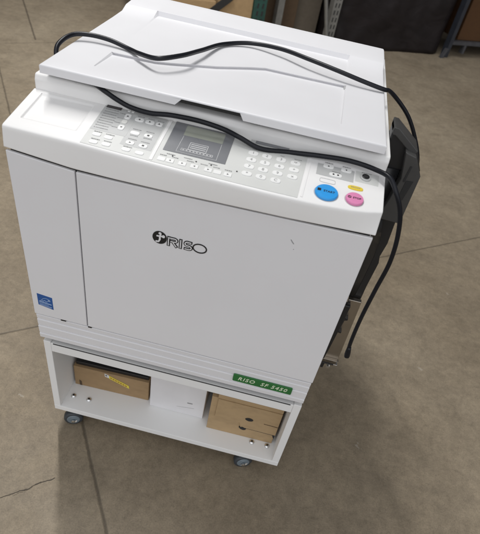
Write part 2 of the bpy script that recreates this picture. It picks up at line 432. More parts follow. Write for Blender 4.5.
# --- green model plate across the base bands
bm = bmesh.new()
def rrect(x0, x1, z0, z1, r, y, n=5):
    P = []
    for cx, cz, a in ((x1-r, z1-r, 0), (x0+r, z1-r, 90), (x0+r, z0+r, 180), (x1-r, z0+r, 270)):
        P += [(cx+r*math.cos(R(a+90*i/n)), y, cz+r*math.sin(R(a+90*i/n))) for i in range(n+1)]
    return P
NP = obj('name_plate', prism(bm, rrect(.4735, .6125, .4042, .4280, .003, -.0022), (0, .0030, 0)), GREEN, M, .0005, 2, 50)
obj('plate_lettering', text_bm('RISO  SF 5450', .0160, front_xf(.5425, -.0026, .4164), .0006, .00022, .28, 1.22), CREAM, NP)

# --- control panel fascia: swept along x, bowed in plan
sd = Vector((0, .98561, .16899)); nn = Vector((0, -.16899, .98561)); P0 = Vector((0, .00766, .90907)); VB = .1165
def pan(u, v, h=0): return Vector((u, 0, 0)) + P0 + sd*v + nn*h
BOW = [(0, -.0040), (.06, -.0046), (.13, -.0056), (.2, -.0085), (.28, -.0115), (.36, -.0135), (.46, -.0145), (.54, -.0125), (.60, -.0065), (.635, .0), (.6515, .0065)]
bm = bmesh.new()
xs = sorted(set([-.0015, .016, .0189, .1125, .1169, .130] + [.15+.025*i for i in range(20)] + [.6465, .6515]))
secs = []
for x in xs:
    vf = lerp_tab(BOW, x); zb_ = lerp_tab(GAPZ, x)+.0016
    f = pan(x, vf); r = .0055
    yb_ = lerp_tab([(0, -.0016), (.13, -.0024), (.3, -.006), (.5, -.006), (.65, -.001)], x)
    rnd = [Vector((x, f.y-.0008, f.z-.0080)), Vector((x, f.y+.0000, f.z-.0036)), Vector((x, f.y+.0012, f.z-.0010)), pan(x, vf+.0042, -.0001)]
    ring = [Vector((x, .118, zb_+.012)), Vector((x, yb_+.004, zb_)), Vector((x, yb_, zb_+.0022))] + rnd
    dip = 0
    def hh(v):  # storage dish at the left end
        return 0
    vs = [.0180, .0256, .0300, .1030, .1080]
    for v_ in vs:
        inside = .0185 < x < .1150 and .0255 < v_ < .1075
        deep = .0188 <= x <= .1127 and .0290 < v_ < .1040
        ring.append(pan(x, v_, -.0034 if (deep and inside) else 0))
    ring.append(pan(x, VB))
    secs.append(ring)
loft(bm, secs)
CP = obj('control_panel', bm, PANELW, M, .0030, 3, 28)

# sheets printed with the key fields
def pad_pts(u, v, w, h, kind='round', n=28, z=0, e=2.6):
    if kind == 'rect':
        r = min(w, h)*.12; P = []
        for cx, cz, a in ((w/2-r, h/2-r, 0), (-w/2+r, h/2-r, 90), (-w/2+r, -h/2+r, 180), (w/2-r, -h/2+r, 270)):
            P += [(cx+r*math.cos(R(a+90*i/4)), cz+r*math.sin(R(a+90*i/4))) for i in range(5)]
    else:
        P = []
        for i in range(n):
            a = 2*math.pi*i/n; ca, sa = math.cos(a), math.sin(a)
            P.append((w/2*math.copysign(abs(ca)**(2/e), ca), h/2*math.copysign(abs(sa)**(2/e), sa)))
    return [pan(u+a, v+b, z) for a, b in P]
def sheet(name, pts, z0, th, mat, parent=M, bev=0):
    return obj(name, prism(bmesh.new(), [pan(u, v, z0) for u, v in pts], nn*th), mat, parent, bev)
KSH = sheet('key_sheet', [(.1345, -.0010), (.20, -.0036), (.258, -.0058), (.31, -.0074), (.38, -.0088), (.46, -.0092), (.5085, -.0085), (.5112, .1050), (.40, .1135), (.1345, .1140)], -.0004, .0010, SHEET)
sheet('indicator_field', [(.1350, .0400), (.1985, .0400), (.1985, .1190-.0045), (.1350, .1145)], .0003, .0006, SHEETD)
sheet('function_field', [(.1965, .0185), (.2515, .0185), (.2515, .0395), (.2515, .1145), (.1992, .1145), (.1992, .0395), (.1965, .0395)], .0003, .00055, SHEETD)
sheet('divider_strip', [(.2545, -.0030), (.2600, -.0030), (.2600, .1150), (.2545, .1150)], .0004, .0011, PANELW)
SEL = sheet('selector_field', [(.5308, .0640), (.5962, .0640), (.5962, .0945), (.5308, .0945)], -.0003, .0010, SHEETD)
KSW = sheet('key_switch_field', [(.5990, .0690), (.6400, .0690), (.6400, .0985), (.5990, .0985)], -.0003, .0006, SHEET)
sheet('panel_strip', [(.5125, -.004), (.5165, -.004), (.5195, .1130), (.5155, .1130)], -.0003, .0012, PANELW)
sheet('dial_slot', [(.4060, .1040), (.5070, .1040), (.5070, .1150), (.4060, .1150)], -.0004, .0016, SHEETD)
sheet('slot_cover', [(.4150, .1065), (.4760, .1065), (.4760, .1140), (.4150, .1140)], .0012, .0010, BEZEL, M, .0004)
sheet('counter_window', [(.1380, .1090), (.1655, .1090), (.1655, .1160), (.1380, .1160)], .0009, .0008, DARKWIN)

# display
sheet('display_bezel', [(.2685, .0300), (.3775, .0300), (.3765, .1150), (.2675, .1150)], .0004, .0012, BEZEL, M, .0004)
bz = [o for o in M.children if o.name.startswith('display_bezel')][0]
sheet('display_screen', [(.2900, .0811), (.3605, .0811), (.3600, .1105), (.2892, .1105)], .0014, .0004, LCDM, bz)
bm = bmesh.new()
def pstroke(bm, pts, w, h, closed=False):
    n = len(pts)
    for i in range(n if closed else n-1):
        a = Vector((*pts[i], 0)); b = Vector((*pts[(i+1) % n], 0)); d = (b-a).normalized(); q = Vector((-d.y, d.x, 0))*w/2
        prism(bm, [pan(p.x, p.y, h) for p in (a-q, b-q, b+q, a+q)], nn*.0002)
def rect(u0, u1, v0, v1): return [(u0, v0), (u1, v0), (u1, v1), (u0, v1)]
pstroke(bm, [(.2915, .0790), (.2904, .0334), (.3609, .0334), (.3600, .0790)], .0006, .0017)
pstroke(bm, rect(.3080, .3395, .0450, .0650), .0009, .0017, True)
for k in range(3): pstroke(bm, [(.3100, .0605-.005*k), (.3375, .0605-.005*k)], .0016, .0017)
pstroke(bm, rect(.2972, .3525, .0385, .0440), .0008, .0018, True)
for k in range(9): pstroke(bm, [(.2995+.006*k, .0412), (.3025+.006*k, .0412)], .0020, .0018)
obj('display_diagram', bm, PRINTW, bz, weld=False)

# small printed captions: grey ticks only
bm = bmesh.new()
rnd = random.Random(7)
def caption(u, v, w, h=.0016):
    a = u-w/2
    while a < u+w/2:
        l = rnd.uniform(.0012, .0035)
        pstroke(bm, [(a, v), (min(a+l, u+w/2+.001), v)], h*rnd.uniform(.6, 1), .0011); a += l+.0007
for i in range(9): caption(.1525+.001*rnd.random(), .1045-.0072*i, .019+.008*rnd.random())
for i in range(9): pstroke(bm, [(.1400, .1045-.0072*i), (.1412, .1045-.0072*i)], .0022, .0011)
for i in range(4): caption(.1720, .1010-.0140*i, .010)
for u in (.2051, .2245, .2420): caption(u, .1040, .012)
for u, v in ((.2106, .066), (.2344, .067), (.2119, .0375), (.235, .0370), (.2115, .0475), (.235, .048), (.1523, .0358), (.1735, .0352), (.155, .0155), (.177, .0165), (.2116, .0150)): caption(u, v, .014)
for u in (.2737, .2950, .3204, .3440, .3660, .3860): caption(u, .0165, .011); 
for u in (.2850, .3150, .3580): caption(u, .0225, .014)
for u in (.4170, .4420, .4668): caption(u, .0885, .006, .0010)
for u in (.4950,): caption(u, .0885, .012, .0010)
def print_on(o, bm):
    """the captions become faces of the sheet they are printed on"""
    off = wloc(o); bmesh.ops.translate(bm, verts=bm.verts, vec=-off); bmesh.ops.recalc_face_normals(bm, faces=bm.faces)
    for f in bm.faces: f.material_index = 1
    bm.from_mesh(o.data); bm.to_mesh(o.data); bm.free(); o.data.materials.append(PRINTG)
print_on(KSH, bm)
bm = bmesh.new()
for u, v in ((.5499, .1000), (.5816, .1000), (.5643, .0795)): caption(u, v, .014)
print_on(SEL, bm)
bm = bmesh.new(); caption(.6170, .0962, .016); print_on(KSW, bm)
# lamps above the screen keys
for u in (.2890, .3300, .3560, .4005): obj('indicator_lamp', prism(bmesh.new(), pad_pts(u, .0195, .0026, .0026, z=0), nn*.0013), BLACKP, M)

def key(name, u, v, w, h, mat, kind='round', th=.0015, e=2.6, base=0):
    bm = bmesh.new()
    r0 = pad_pts(u, v, w, h, kind, z=-.0004+base, e=e); r1 = pad_pts(u, v, w, h, kind, z=th*.65+base, e=e); r2 = pad_pts(u, v, w*.94, h*.92, kind, z=th+base, e=e)
    loft(bm, [r0, r1, r2]); return obj(name, bm, mat, M, smooth=False)
def sym_tri(b, u, v, s, d, top):
    pts = {'u': ((-s, -s*.8), (s, -s*.8), (0, s)), 'd': ((-s, s*.8), (0, -s), (s, s*.8)), 'r': ((-s*.8, -s), (s, 0), (-s*.8, s)), 'l': ((s*.8, -s), (s*.8, s), (-s, 0)), 'o': ((-s, -s), (s, -s), (s, s), (-s, s))}[d]
    bm = prism(bmesh.new(), [pan(u+a, v+c, top) for a, c in pts], nn*.0003); obj('key_symbol', bm, BLACKP, b)
FT = .0006
for (u, v, w, h, d) in ((.1832, .0958, .0112, .0150, 'u'), (.1834, .0613, .0112, .0150, 'd'),
                        (.2051, .0941, .0165, .0098, 'l'), (.2245, .0941, .0165, .0098, 'r'), (.2415, .0945, .0125, .0098, 'u'),
                        (.2344, .0555, .0150, .0100, 'o'), (.2119, .0265, .0150, .0100, 'r'), (.2350, .0260, .0150, .0100, 'o')):
    sym_tri(key('push_button', u, v, w, h, KEY, base=FT, e=3.2), u, v, .0019, d, .0022)
key('push_button', .2106, .0550, .0165, .0100, KEY, base=FT, e=3.2)
key('push_button', .1831, .0785, .0100, .0110, KEYPALE, base=FT, e=3.2)
for u in (.1796, .1868): key('push_button', u, .1150-.0015, .0056, .0064, KEY, base=FT)
for u, v in ((.1523, .0281), (.1735, .0268), (.1548, .0070), (.1766, .0080), (.2116, .0075), (.2352, .0065)): key('push_button', u, v, .0150, .0088, KEY, base=.0003, e=3.2)
for k, (u, d) in enumerate(((.2737, 'o'), (.2885, 'l'), (.3096, 'r'), (.3304, 'l'), (.3542, 'r'), (.3701, 'o'), (.3878, 'r'))):
    b_ = key('push_button', u, .0058, .0135, .0098, KEY, 'rect', base=.0003)
    if k not in (0, 5): sym_tri(b_, u, .0058, .0016, d, .0019)
keys = [['1', '2', '3', '*P'], ['4', '5', '6', '+'], ['7', '8', '9', 'x'], ['*', '0', 'C', None]]
cu_, cv_ = (.4172, .4415, .4668, .4925), (.0775, .0585, .0395, .0200)
for r_, row in enumerate(keys):
    for c_, s_ in enumerate(row):
        if s_ is None: continue
        b_ = key('keypad_button', cu_[c_], cv_[r_], .0178, .0118, KEY, base=.0004, e=3)
        p = pan(cu_[c_], cv_[r_], .0020)
        obj('key_symbol', text_bm(s_, .0088 if len(s_) == 1 else .0062, frame_xf(p, (1,0,0), sd), .0003), PRINTG, b_)
for u in (.5499, .5816):
    sym_tri(key('push_button', u, .0905, .0190, .0098, KEY, base=.0004, e=3.2), u, .0905, .0017, 'u' if u < .56 else 'd', .0020)
b_ = key('push_button', .5643, .0715, .0225, .0100, KEY, base=.0004, e=3.2)
for u in (.5605, .5685): sym_tri(b_, u, .0715, .0015, 'o', .0020)
# key switch
bm = lathe(bmesh.new(), pan(.6163, .0843, 0), nn, [(.0095, -.0005), (.0095, .0025), (.0082, .0034), (.0070, .0030)])
KS = obj('key_switch', bm, SHEETD, M)
obj('key_slot', lathe(bmesh.new(), pan(.6163, .0843, .0026), nn, [(.0066, 0), (.0066, .0012), (.0052, .0016)]), BLACK, KS)
bm = bmesh.new(); pstroke(bm, [(.6128, .0843), (.6198, .0843)], .0018, .0043); obj('key_groove', bm, CHROME, KS)
# start / stop / proof buttons
def big(name, u, v, w, h, mat, txt, size, off):
    bm = bmesh.new()
    loft(bm, [pad_pts(u, v, w, h, z=-.0005, e=2, n=40), pad_pts(u, v, w, h, z=.0030, e=2, n=40), pad_pts(u, v, w*.95, h*.94, z=.0043, e=2, n=40), pad_pts(u, v, w*.6, h*.6, z=.0048, e=2, n=40)])
    b = obj(name, bm, mat, M)
    obj('key_symbol', text_bm(txt, size, frame_xf(pan(u+off, v-.0004, .0050), (1,0,0), sd), .0003, .0001), BLACKP, b)
    return b
ring = obj('button_well', prism(bmesh.new(), pad_pts(.5539, .0195, .0425, .0410, z=-.0004, e=2, n=40), nn*.0007), SHEETD, M)
sb = big('start_button', .5539, .0195, .0395, .0380, BLUE, 'START', .0066, .0040)
sym_tri(sb, .5410, .0205, .0030, 'o', .0049)
obj('button_well', prism(bmesh.new(), pad_pts(.6016, .0197, .0335, .0330, z=-.0004, e=2, n=40), nn*.0007), SHEETD, M)
pb = big('stop_button', .6016, .0197, .0305, .0300, PINK, 'STOP', .0058, .0034)
bm = bmesh.new(); cpts = [(.5925+.0026*math.cos(i*math.pi/8), .0197+.0026*math.sin(i*math.pi/8)) for i in range(16)]
pstroke(bm, cpts, .0009, .0049, True); pstroke(bm, [(.5907, .0215), (.5943, .0179)], .0009, .0049); obj('key_symbol', bm, BLACKP, pb, weld=False)
yb_ = key('proof_button', .6013, .0500, .0265, .0105, YELLOW, e=2.8)
obj('key_symbol', text_bm('PROOF', .0050, frame_xf(pan(.6013, .0500, .0016), (1,0,0), sd), .0003), PRINTG, yb_)
bm = bmesh.new(); ol = pad_pts(.5526, .0515, .0270, .0105, z=.0003, e=5)
tube(bm, ol+[ol[0]], .0004, 6); obj('outline_print', bm, SHEETD, M)

# --- scanner unit behind the panel
bm = bmesh.new()
sec = [(.1222, .872), (.1222, .9445), (.1262, .9535), (.1300, .9548), (.690, .9548), (.690, .872)]
prism(bm, [(.0002, y, z) for y, z in sec], (.6512, 0, 0)); obj('scanner_bed', bm, PANELW, M, .0025, 3, 20)
obj('scanner_glass', B(.10, .58, .22, .60, .9551, .9556), DARKWIN, M)
for x in (.085, .40): obj('lid_bumper', B(x, x+.016, .1110, .1215, .9610, .9664), INNER, M, .001)

# --- lid: front recess, flap and back groove
LX0, LX1, LY, LZ0, LZ1, LYB = .0223, .6350, .1047, .9662, .9812, .627
STEP = [(.1030, .2360), (.186, .2400), (.2125, .2500), (.2965, .2890), (.3565, .3270), (.3863, .3430), (.55, .3480), (.5530, .3480)]
xcols = [LX0, .0430, .0700, .0985, .1015, .1040, .1500, .186, .2125, .2550, .2965, .3265, .3565, .3863, .4700, .5500, .5520, .5545, .5900, .6140, LX1]
def ycol(x):
    s = lerp_tab(STEP, x)
    cut = .1030 < x < .5530
    return [LY, .1330, .1515, s+(.0048 if cut else -.0016), s-.0003 if not cut else s-.0006, s+.03, .44, .4980, .5215, .5250, .5600, .6050, LYB]
def hcol(x, k):
    inside = .1030 < x < .5530
    h = 0
    if k == 3 and inside: h = -.0052
    if k == 2 and inside: h = -.0004
    outer = [0, 0, 0, 0, 0, 0, .0002, .0012, .0085, .0092, .0110, .0118, .0118]     # the back of the lid rises over the hinges
    h += outer[k]
    if .1000 < x < .5530 and k in (6, 7, 8): h = (-.0004, -.0008, -.0010)[k-6]      # level floor in front of the raised back
    return h
bm = bmesh.new(); grid = []
for x in xcols:
    ys = ycol(x); grid.append([bm.verts.new((x, y, LZ1+hcol(x, k))) for k, y in enumerate(ys)])
for a, b in zip(grid, grid[1:]):
    for k in range(len(a)-1): bm.faces.new((a[k], b[k], b[k+1], a[k+1]))
# skirts: left, right, back
def low(v_): return bm.verts.new((v_.co.x, v_.co.y, LZ0))
lo = {}
def L_(v_):
    if v_ not in lo: lo[v_] = low(v_)
    return lo[v_]
for col in (grid[0], grid[-1]):
    for a, b in zip(col, col[1:]): bm.faces.new((a, b, L_(b), L_(a)))
for c0, c1 in zip(grid, grid[1:]): bm.faces.new((c0[-1], c1[-1], L_(c1[-1]), L_(c0[-1])))
# front wall with the finger notch
NT = [(.2661, LZ0), (.2772, LZ1-.0034), (.3801, LZ1-.0034), (.3873, LZ0)]
fr = [g[0] for g in grid]
nb = [bm.verts.new((x, LY, z)) for x, z in NT]
bm.faces.new(fr + [L_(fr[-1])] + nb[::-1] + [L_(fr[0])])
nb2 = [bm.verts.new((x, LY+.016, z)) for x, z in NT]
for i in range(3): bm.faces.new((nb[i], nb[i+1], nb2[i+1], nb2[i]))
LID = obj('lid', bm, WHITE, M)
me = LID.data
att = me.attributes.new('bevel_weight_edge', 'FLOAT', 'EDGE')
for e in me.edges:
    a, b = (me.vertices[i].co + LID.parent.location for i in e.vertices)
    vert = abs(a.x-b.x) < 1e-5 and abs(a.y-b.y) < 1e-5
    corner = (abs(a.x-LX0) < 1e-4 or abs(a.x-LX1) < 1e-4) and abs(a.y-LYB) < 1e-4
    top = min(a.z, b.z) > LZ0+.004
    rim = top and any(abs(getattr(a, ax)-q) < 1e-5 and abs(getattr(b, ax)-q) < 1e-5 for ax, q in (('x', LX0), ('x', LX1), ('y', LY), ('y', LYB)))
    att.data[e.index].value = 1.0 if (vert and corner) else (.2 if rim else 0)
md = LID.modifiers.new('corner', 'BEVEL'); md.limit_method = 'WEIGHT'; md.width = .017; md.segments = 6; md.use_clamp_overlap = False
md = LID.modifiers.new('edge', 'BEVEL'); md.limit_method = 'ANGLE'; md.angle_limit = R(40); md.width = .0006; md.segments = 2; md.harden_normals = True
for p in me.polygons: p.use_smooth = True
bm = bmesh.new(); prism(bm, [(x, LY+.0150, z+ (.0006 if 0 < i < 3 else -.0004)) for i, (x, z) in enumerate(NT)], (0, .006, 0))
obj('handle_recess_shade', bm, BLACK, LID)  # black block puts the shade inside the white notch into colour
obj('platen_pad', B(LX0+.003, LX1-.003, LY+.024, LYB-.004, .9664, .9690), INNER, LID)
for x in (.12, .50): obj('lid_hinge', B(x, x+.06, .6405, .684, .9400, .9775), CHAR, M, .003)
obj('rail_corner', prism(bmesh.new(), [(.5500, .3440, LZ1-.0070), (.5540, .3440, LZ1-.0070), (.5540, .3330, LZ1-.0066), (.5522, .3330, LZ1-.0066)], (0, 0, .0066)), SHEETD, LID)

# --- folded output unit on the right side
UX = .6515
OU = obj('output_tray', prism(bmesh.new(), [(UX, .205, .560), (.7240, .205, .560), (.7245, .205, .6035), (.7283, .205, .6745), (.7246, .205, .6930), (.7284, .205, .7300), (.7246, .205, .7985), (.7275, .205, .8140), (.7285, .205, .9060), (.7080, .205, .9440), (.6600, .205, .9780), (UX, .205, .9790)], (0, .040, 0)), BLACK, M, .003, 3)
obj('tray_cap', prism(bmesh.new(), [(UX, .196, .9800), (.6610, .196, .9792), (.7085, .196, .9455), (.7015, .196, .9350), (.6580, .196, .9650), (UX, .196, .9660)], (0, .0515, 0)), CHAR, OU, .002)
# paler front plate with two slots, standing proud
fp = [(.6790, .8000), (.7246, .7990), (.7275, .8145), (.7272, .9062), (.7060, .9412), (.6840, .9465), (.6945, .8938), (.6885, .8420)]
FPL = obj('tray_end_plate', prism(bmesh.new(), [(x, .1800, z) for x, z in fp], (0, .0246, 0)), CHAR, OU, .0022, 3)
obj('plate_slot', prism(bmesh.new(), [(x, .1788, z) for x, z in ((.7046, .8930), (.7180, .8940), (.7126, .8520), (.7030, .8515))], (0, .0009, 0)), GAP, FPL)
bm = bmesh.new()
prism(bm, [(x, .1788, z) for x, z in ((.7015, .9225), (.7050, .9225), (.7030, .8900), (.6990, .8900))], (0, .0009, 0))
obj('plate_slot', bm, GAP, FPL)
# bulged side cheek between machine and plate
bm = bmesh.new(); rings = []
for z, x1, y0 in ((.900, .6905, .2000), (.850, .6900, .1985), (.810, .6915, .1930), (.790, .6950, .1760), (.772, .6990, .1730), (.755, .7040, .1850), (.730, .7080, .1940), (.690, .7100, .1975), (.63, .7080, .199), (.570, .7050, .200)):
    rings.append([(UX+.0006, .2046, z), (UX+.0006, y0, z), ((UX+x1)/2, y0-.002, z), (x1, y0+.003, z), (x1+.002, .2046, z)])
obj('tray_cheek', loft(bm, rings), BLACK, OU, smooth=True)
# steel guide rail below, with black clips
RAIL = obj('guide_rail', prism(bmesh.new(), [(.6935, .188, .5670), (.7245, .188, .5670), (.7290, .188, .3560), (.6880, .188, .3560)], (0, .012, 0)), STEEL, OU, .0015)
obj('rail_lip', B(.6860, .7300, .178, .1878, .3560, .3590), STEEL, OU, .0006)
obj('rail_lip', B(.6865, .7300, .176, .1878, .3440, .3480), CHROME, OU, .0006)
obj('rail_clip', prism(bmesh.new(), [(.6960, .176, .5200), (.7080, .176, .5170), (.7080, .176, .5110), (.7015, .176, .5090), (.6985, .176, .4720), (.7060, .176, .4690), (.7050, .176, .4640), (.6870, .176, .4660), (.6870, .176, .5050)], (0, .0118, 0)), BLACK, OU, .001)
obj('rail_arm', prism(bmesh.new(), [(.6540, .172, .5600), (.7010, .172, .5595), (.6990, .172, .5000), (.6930, .172, .4000), (.6900, .172, .3640), (.6540, .172, .3640)], (0, .0155, 0)), BLACK, OU, .002)
obj('rail_screw', cyl(bmesh.new(), (.7080, .1755, .3400), (0, -1, 0), .0045, .006, 14), CHROME, OU)
obj('rail_hook', prism(bmesh.new(), [(.6880, .170, .3530), (.7190, .170, .3520), (.7190, .170, .3495), (.6960, .170, .3500), (.6950, .170, .3330), (.6880, .170, .3330)], (0, .005, 0)), BLACK, OU, .0006)
obj('rail_screw', cyl(bmesh.new(), (.6960, .1875, .3405), (0, -1, 0), .004, .006, 14), BLACK, OU)

# ------------------------------------------------------------------ CABINET
K = thing('wheeled_cabinet', 'low white open cabinet on small casters, carrying the printing machine and three boxes', 'cabinet', (.327, .30, 0))
X0, X1, Y0, Y1, ZB, ZT = .0055, .6486, .005, .56, .0752, .3600
obj('bottom_board', B(X0, X1, Y0, Y1, ZB, .0938), STANDW, K, .0012)
obj('side_board', B(X0, X0+.0182, Y0+.0003, Y1, .0940, ZT+.0035), STANDW, K, .0012)
obj('side_board', B(X1-.0190, X1, Y0+.0003, Y1, .0940, ZT+.0035), STANDW, K, .0012)
obj('top_board', B(X0+.0184, X1-.0192, Y0+.0005, Y1, .3287, ZT), STANDW, K, .0012)
obj('back_board', B(X0+.0184, X1-.0192, Y1-.012, Y1-.0004, .0941, .3285), STANDW, K)
obj('edge_slot_shade', B(.030, .622, Y0-.0006, Y0+.004, ZT-.0024, ZT-.0002), DGREY, K)  # grey strip painted for the shaded gap under the machine
def bolt(x, y):
    b = obj('bolt', lathe(bmesh.new(), (x, y, .0937), (0,0,1), [(.0078, 0), (.0078, .0012), (.0066, .0034), (.0040, .0052), (.0012, .0056)], 20), CHROME, K, smooth=True)
    obj('bolt_socket', lathe(bmesh.new(), (x, y, .0990), (0,0,1), [(.0030, 0), (.0030, .0007), (.0020, .0008)], 6), BLACKP, b)
for x in (.0430, .0886, .5653, .6093):
    for y in (.0470, .495): bolt(x, y)
def caster(cx, cy, dx, dy, ang):
    c = obj('caster', B(cx-.034, cx+.034, cy-.030, cy+.030, .0722, .0750), CHROME, K, .0008)
    obj('swivel', lathe(bmesh.new(), (cx, cy, .0560), (0,0,1), [(.012, 0), (.017, .006), (.017, .0160)], 24), STEEL, c)
    wx, wy, wr = cx+dx, cy+dy, .0268
    ax = Vector((math.sin(ang), -math.cos(ang), 0))     # axle direction, towards the viewer
    side = Vector((math.cos(ang), math.sin(ang), 0))
    ctr = Vector((wx, wy, wr))
    w = obj('caster_wheel', lathe(bmesh.new(), ctr-ax*.0105, ax, [(.0150, 0), (.0232, .0), (.0262, .003), (wr, .0075), (wr, .0135), (.0262, .018), (.0232, .021), (.0150, .021)], 40), RUBBER, c, smooth=True)
    obj('wheel_rim', lathe(bmesh.new(), ctr-ax*.0122, ax, [(.0165, 0), (.0185, .002), (.0185, .0224), (.0165, .0244), (.006, .0252)], 32), RIMM, c)
    bm = bmesh.new()
    for s in (-1, 1):
        o = ctr + ax*s*.0148
        P = [o+side*.007-Vector((0,0,.006)), o-side*.007-Vector((0,0,.006)), Vector((cx, cy, 0))*1+ax*s*.0148-side*.016+Vector((0,0,.0565)), Vector((cx, cy, 0))+ax*s*.0148+side*.016+Vector((0,0,.0565))]
        prism(bm, [p-ax*.001 for p in P], ax*.002)
    obj('fork', bm, STEEL, c)
    obj('axle_bolt', lathe(bmesh.new(), ctr+ax*.0155, ax, [(.0058, 0), (.0058, .003), (.003, .0042)], 12), CHROME, c)
caster(.0660, .0660, -.0170, -.0430, R(20))
caster(.5870, .0660, -.0330, -.0390, R(18))
caster(.0660, .495, -.02, -.015, R(30)); caster(.5870, .495, -.02, -.015, R(15))

# ------------------------------------------------------------------ boxes on the shelf
SF = .0942
def rot_box(bm, c, w, d, h, rz):
    m = Matrix.Translation(Vector(c)) @ Matrix.Rotation(rz, 4, 'Z')
    b2 = B(-w/2, w/2, 0, d, 0, h); bmesh.ops.transform(b2, matrix=m, verts=b2.verts)
    return b2, m
# left: brown box with yellow strip; black slab for dark flap and shaded gap
t = thing('cardboard_box', 'brown cardboard box with yellow sticker strip, at the left end of the cabinet shelf', 'box', (.139, .25, SF))
rz = R(1.6); bm, mL = rot_box(bmesh.new(), (.139, .0905, SF), .2175, .30, .0830, rz); obj('box_body', bm, CARD, t, .0015)
bm, _ = rot_box(bmesh.new(), (.139, .0990, SF+.0832), .2095, .283, .0125, rz); obj('box_flap_shade', bm, BLACK, t, .001)
def on_left(P, dy=-.0008, th=.0006):
    bm = bmesh.new(); prism(bm, [(x, dy, z) for x, z in P], (0, th, 0)); bmesh.ops.transform(bm, matrix=mL, verts=bm.verts); return bm
lab = obj('yellow_sticker', on_left([(-.0060, .0750), (.0510, .0490), (.0520, .0365), (-.0060, .0625)], -.0010), TAPE, t)
obj('white_sticker', on_left([(-.0190, .0810), (-.0065, .0765), (-.0055, .0640), (-.0180, .0680)], -.0010), LABELW, t)
bm = bmesh.new()
for k in range(7):
    x = -.0030+.0072*k; z = .0655-.0072*k*.475
    q = prism(bmesh.new(), [(x, -.0014, z), (x+.0050, -.0014, z-.0022), (x+.0050, -.0014, z+.0016), (x, -.0014, z+.0040)], (0, .0003, 0))
    bmesh.ops.transform(q, matrix=mL, verts=q.verts); me_ = bpy.data.meshes.new('tmp'); q.to_mesh(me_); q.free(); bm.from_mesh(me_); bpy.data.meshes.remove(me_)
obj('sticker_print', bm, RED, lab, weld=False)
q = on_left([(-.0165, .0765), (-.0120, .0752), (-.0118, .0705), (-.0160, .0720)], -.0014, .0003); obj('printed_square', q, BLACKP, t)
bm = on_left([(-.0950, .0010), (-.0955, .0240), (-.0890, .0200), (-.0880, .0010)], -.0007, .0005); obj('scuffed_corner', bm, CARD4, t)
# middle: white carton
t = thing('white_box', 'plain white box in the middle of the cabinet shelf, between two brown boxes', 'box', (.333, .25, SF))
obj('box_body', B(.2560, .4130, .0800, .40, SF, .290), PAPER, t, .002)
bm = bmesh.new()
prism(bm, [(.3640, .0793, .1535), (.3790, .0793, .1545), (.3790, .0793, .1510), (.3640, .0793, .1500)], (0, .0004, 0))
obj('printed_mark', bm, PRINTG, t)
bm = bmesh.new(); prism(bm, [(.335, .0793, .1240), (.385, .0793, .1330), (.385, .0793, .1318), (.335, .0793, .1234)], (0, .0004, 0)); obj('crease', bm, SHEETD, t)
# right: lidded kraft carton
t = thing('lidded_carton', 'kraft cardboard carton with dark finger holes, at the right end of the cabinet shelf', 'box', (.53, .25, SF))
bm = bmesh.new()
prism(bm, [(.4310, .0560, SF), (.6200, .0580, SF), (.6200, .385, SF), (.4180, .385, SF)], (0, 0, .150)); obj('box_body', bm, CARD2, t, .0012)
bm = bmesh.new()
prism(bm, [(.4500, .0525, .1450), (.6288, .0535, .1440), (.6288, .385, .1440), (.6288, .385, .2580), (.6288, .0535, .2580), (.4500, .0525, .2580)], (0, .0001, 0)) if False else None
bm = bmesh.new()
bv = [(.4470, .0545), (.6225, .0555), (.6225, .388), (.4400, .388)]
prism(bm, [(x, y, .2446) for x, y in bv], (0, 0, .016)); 
obj('lid_top', bm, CARD2, t, .001)
fl_ = obj('front_flap', prism(bmesh.new(), [(.4480, .0520, .1640), (.4490, .0520, .2445), (.6220, .0530, .2445), (.6220, .0530, .1436), (.5350, .0522, .1446), (.5280, .0522, .1475), (.5230, .0522, .1440), (.5180, .0522, .1640)], (0, .0032, 0)), CARD2, t, .0006)
def holep(cx, cz, rx, rz_, y, n=18): return [(cx+rx*math.copysign(abs(math.cos(2*math.pi*i/n))**1.3, math.cos(2*math.pi*i/n)), y, cz+rz_*math.sin(2*math.pi*i/n)) for i in range(n)]
obj('finger_hole', prism(bmesh.new(), holep(.5412, .1885, .0112, .0072, .0516), (0, .0006, 0)), GAP, fl_)
obj('finger_hole', prism(bmesh.new(), [(.5190, .0530, .1400), (.5240, .0530, .1435), (.5275, .0530, .1490), (.5310, .0530, .1435), (.5400, .0530, .1410), (.5385, .0530, .1350), (.5330, .0530, .1315), (.5250, .0530, .1335)], (0, .0050, 0)), GAP, t)
obj('finger_hole', prism(bmesh.new(), [(.6130, .0535, .1440), (.6205, .0535, .1450), (.6207, .0535, .1260), (.6165, .0535, .1330)], (0, .0050, 0)), GAP, t)
obj('flap_seam', prism(bmesh.new(), [(.5330, .0536, .1440), (.6200, .0541, .1430), (.6200, .0541, .1402), (.5330, .0536, .1416)], (0, .004, 0)), GAP, t)
for z in (.1640,):
    bm = bmesh.new(); prism(bm, [(.5820, .0516, .1862), (.6215, .0520, .1852), (.6215, .0520, .1836), (.5820, .0516, .1850)], (0, .0006, 0)); obj('flap_seam', bm, CARD4, fl_)

